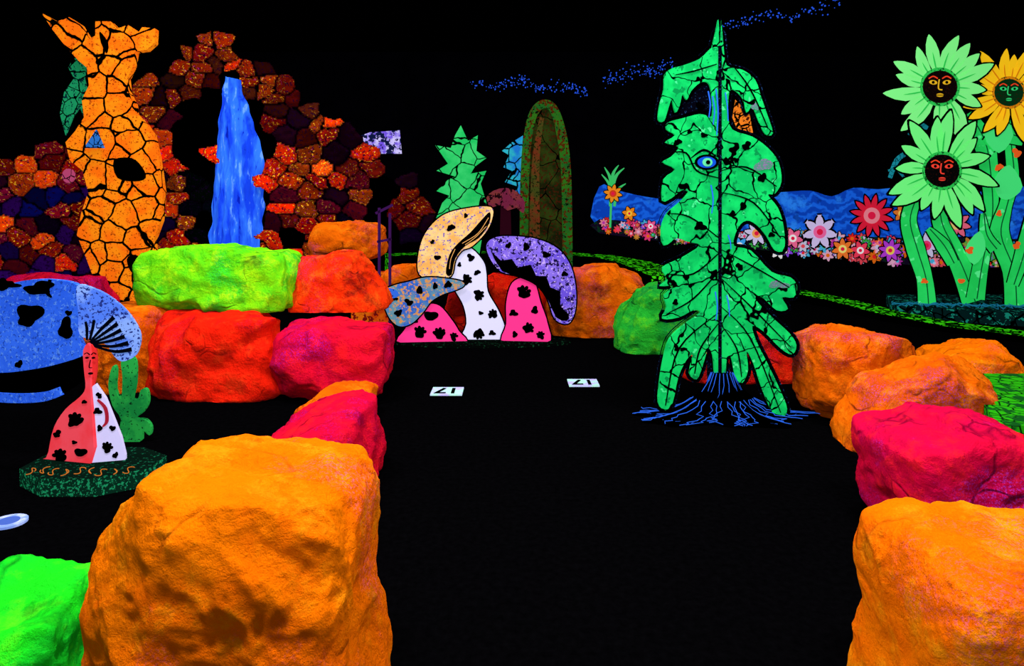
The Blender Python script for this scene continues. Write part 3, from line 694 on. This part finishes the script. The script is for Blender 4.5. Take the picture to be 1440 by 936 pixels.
multi('side_hands',[ribbon([(137,562),(148,574),(150,592),(144,600)],[3,5,5,2])],LB,neon('#b02038',.5),lm,off=.034)
multi('face',[ell(122,503,2.6,1.5,8),ell(131,503,2.6,1.5,8),ribbon([(127,506),(125,516),(129,517)],1.1),ell(127,525,3.6,1.8,8),ribbon([(118,498),(122,496),(126,499)],1.2),ribbon([(128,499),(131,496),(135,498)],1.2)],PL(125,3.72),neon('#200004',.3),lm,off=.0)
gc=empty('green_cactus_cutout'); pl=PL(185,4.35)
cut('panel',[(165,624),(170,590),(158,570),(152,540),(158,515),(163,520),(162,548),(170,560),(172,530),(170,508),(180,500),(190,508),(190,540),(186,560),(194,560),(198,548),(206,548),(208,566),(200,580),(190,588),(204,590),(212,600),(210,612),(200,605),(196,624)],pl,neon('#189040',.5,0,col2='#28b048',s2=8,speck='#0a3018',ss=40,st=.6),gc,sm=3)
cp=empty('golf_hole_cup'); d=F*EYE/(735-HY); x=(12-CX)/F*d
solid('rim',[(x+.085*math.cos(t),d+.075*math.sin(t)) for t in [i/24*math.tau for i in range(24)]],0,.012,neon('#80a0f0',.6,0,col2='#c0d0ff',s2=14),cp)
solid('hole',[(x+.05*math.cos(t),d+.045*math.sin(t)) for t in [i/24*math.tau for i in range(24)]],.012,.0135,neon('#4868c0',.5),cp)

def tee(px,py,rot):
    d=F*EYE/(py-HY); x=(px-CX)/F*d; e=empty('tee_number_plate')
    c,s=math.cos(rot),math.sin(rot)
    q=[(x+a*c-b*s,d+a*s+b*c) for a,b in ((-.135,-.11),(.135,-.11),(.135,.11),(-.135,.11))]
    solid('plate',q,0,.012,neon('#c0b8f8',.65,0,col2='#b0f0d8',s2=9),e)
    fc=bpy.data.curves.new('numeral','FONT'); fc.body='17'; fc.size=.21; fc.align_x='CENTER'; fc.align_y='CENTER'; fc.extrude=.002; fc.offset=.004
    fc.materials.append(black()); o=link(bpy.data.objects.new('numeral',fc),e); o.location=(x,d,.015); o.rotation_euler=(0,0,rot+math.pi)
tee(629,551,0.0); tee(820,539,0.0)

def grate():
    N=NT('grass_mosaic'); v=N.vor(13); c=N.mix(N.step(v.outputs['Distance'],.03,.09),lin('#062008'),lin('#28a810'))
    c=N.mix(N.step(N.noise(9,3),.5,.56),c,lin('#105018')); return N.out(c,.4,.5)
solid('mosaic_green',[(2.75,3.62),(4.6,3.62),(4.6,4.75),(3.35,4.75)],0,.36,grate())

# ---------------------------------------------------------------- lights
def area(x,y,z,p,sx,sy,col=(1,.92,1),tgt=None):
    l=bpy.data.lights.new('uv_lamp','AREA'); l.shape='RECTANGLE'; l.size=sx; l.size_y=sy; l.energy=p; l.color=col
    o=link(bpy.data.objects.new('uv_lamp',l)); o.location=(x,y,z)
    if tgt: o.rotation_euler=(Vector(tgt)-Vector((x,y,z))).to_track_quat('-Z','Y').to_euler()
area(-0.9,0.8,4.6,270,.9,.5,tgt=(-1.0,2.6,0))
area(1.9,1.1,4.6,200,.9,.5,tgt=(2.4,3.0,0))
area(-2.6,3.7,5.2,300,1.2,.5,tgt=(-2.6,5.6,0))
area(2.0,4.0,5.2,240,1.2,.5,tgt=(2.0,6.0,0))
area(-4.0,8.5,5.4,240,4,1,tgt=(-4.5,12.5,1.5))
area(3.0,8.5,5.4,120,4,1,tgt=(3.0,12,1))
w=bpy.data.worlds.new('world'); scene.world=w; w.use_nodes=True; w.node_tree.nodes['Background'].inputs[0].default_value=(0,0,0,1)

cam=bpy.data.cameras.new('camera'); co=link(bpy.data.objects.new('camera',cam))
co.location=(0,0,EYE); co.rotation_euler=(math.pi/2,0,0)
cam.sensor_width=36; cam.lens=36*F/1440; cam.shift_y=-(468-HY)/1440.0; cam.clip_start=.05
scene.camera=co
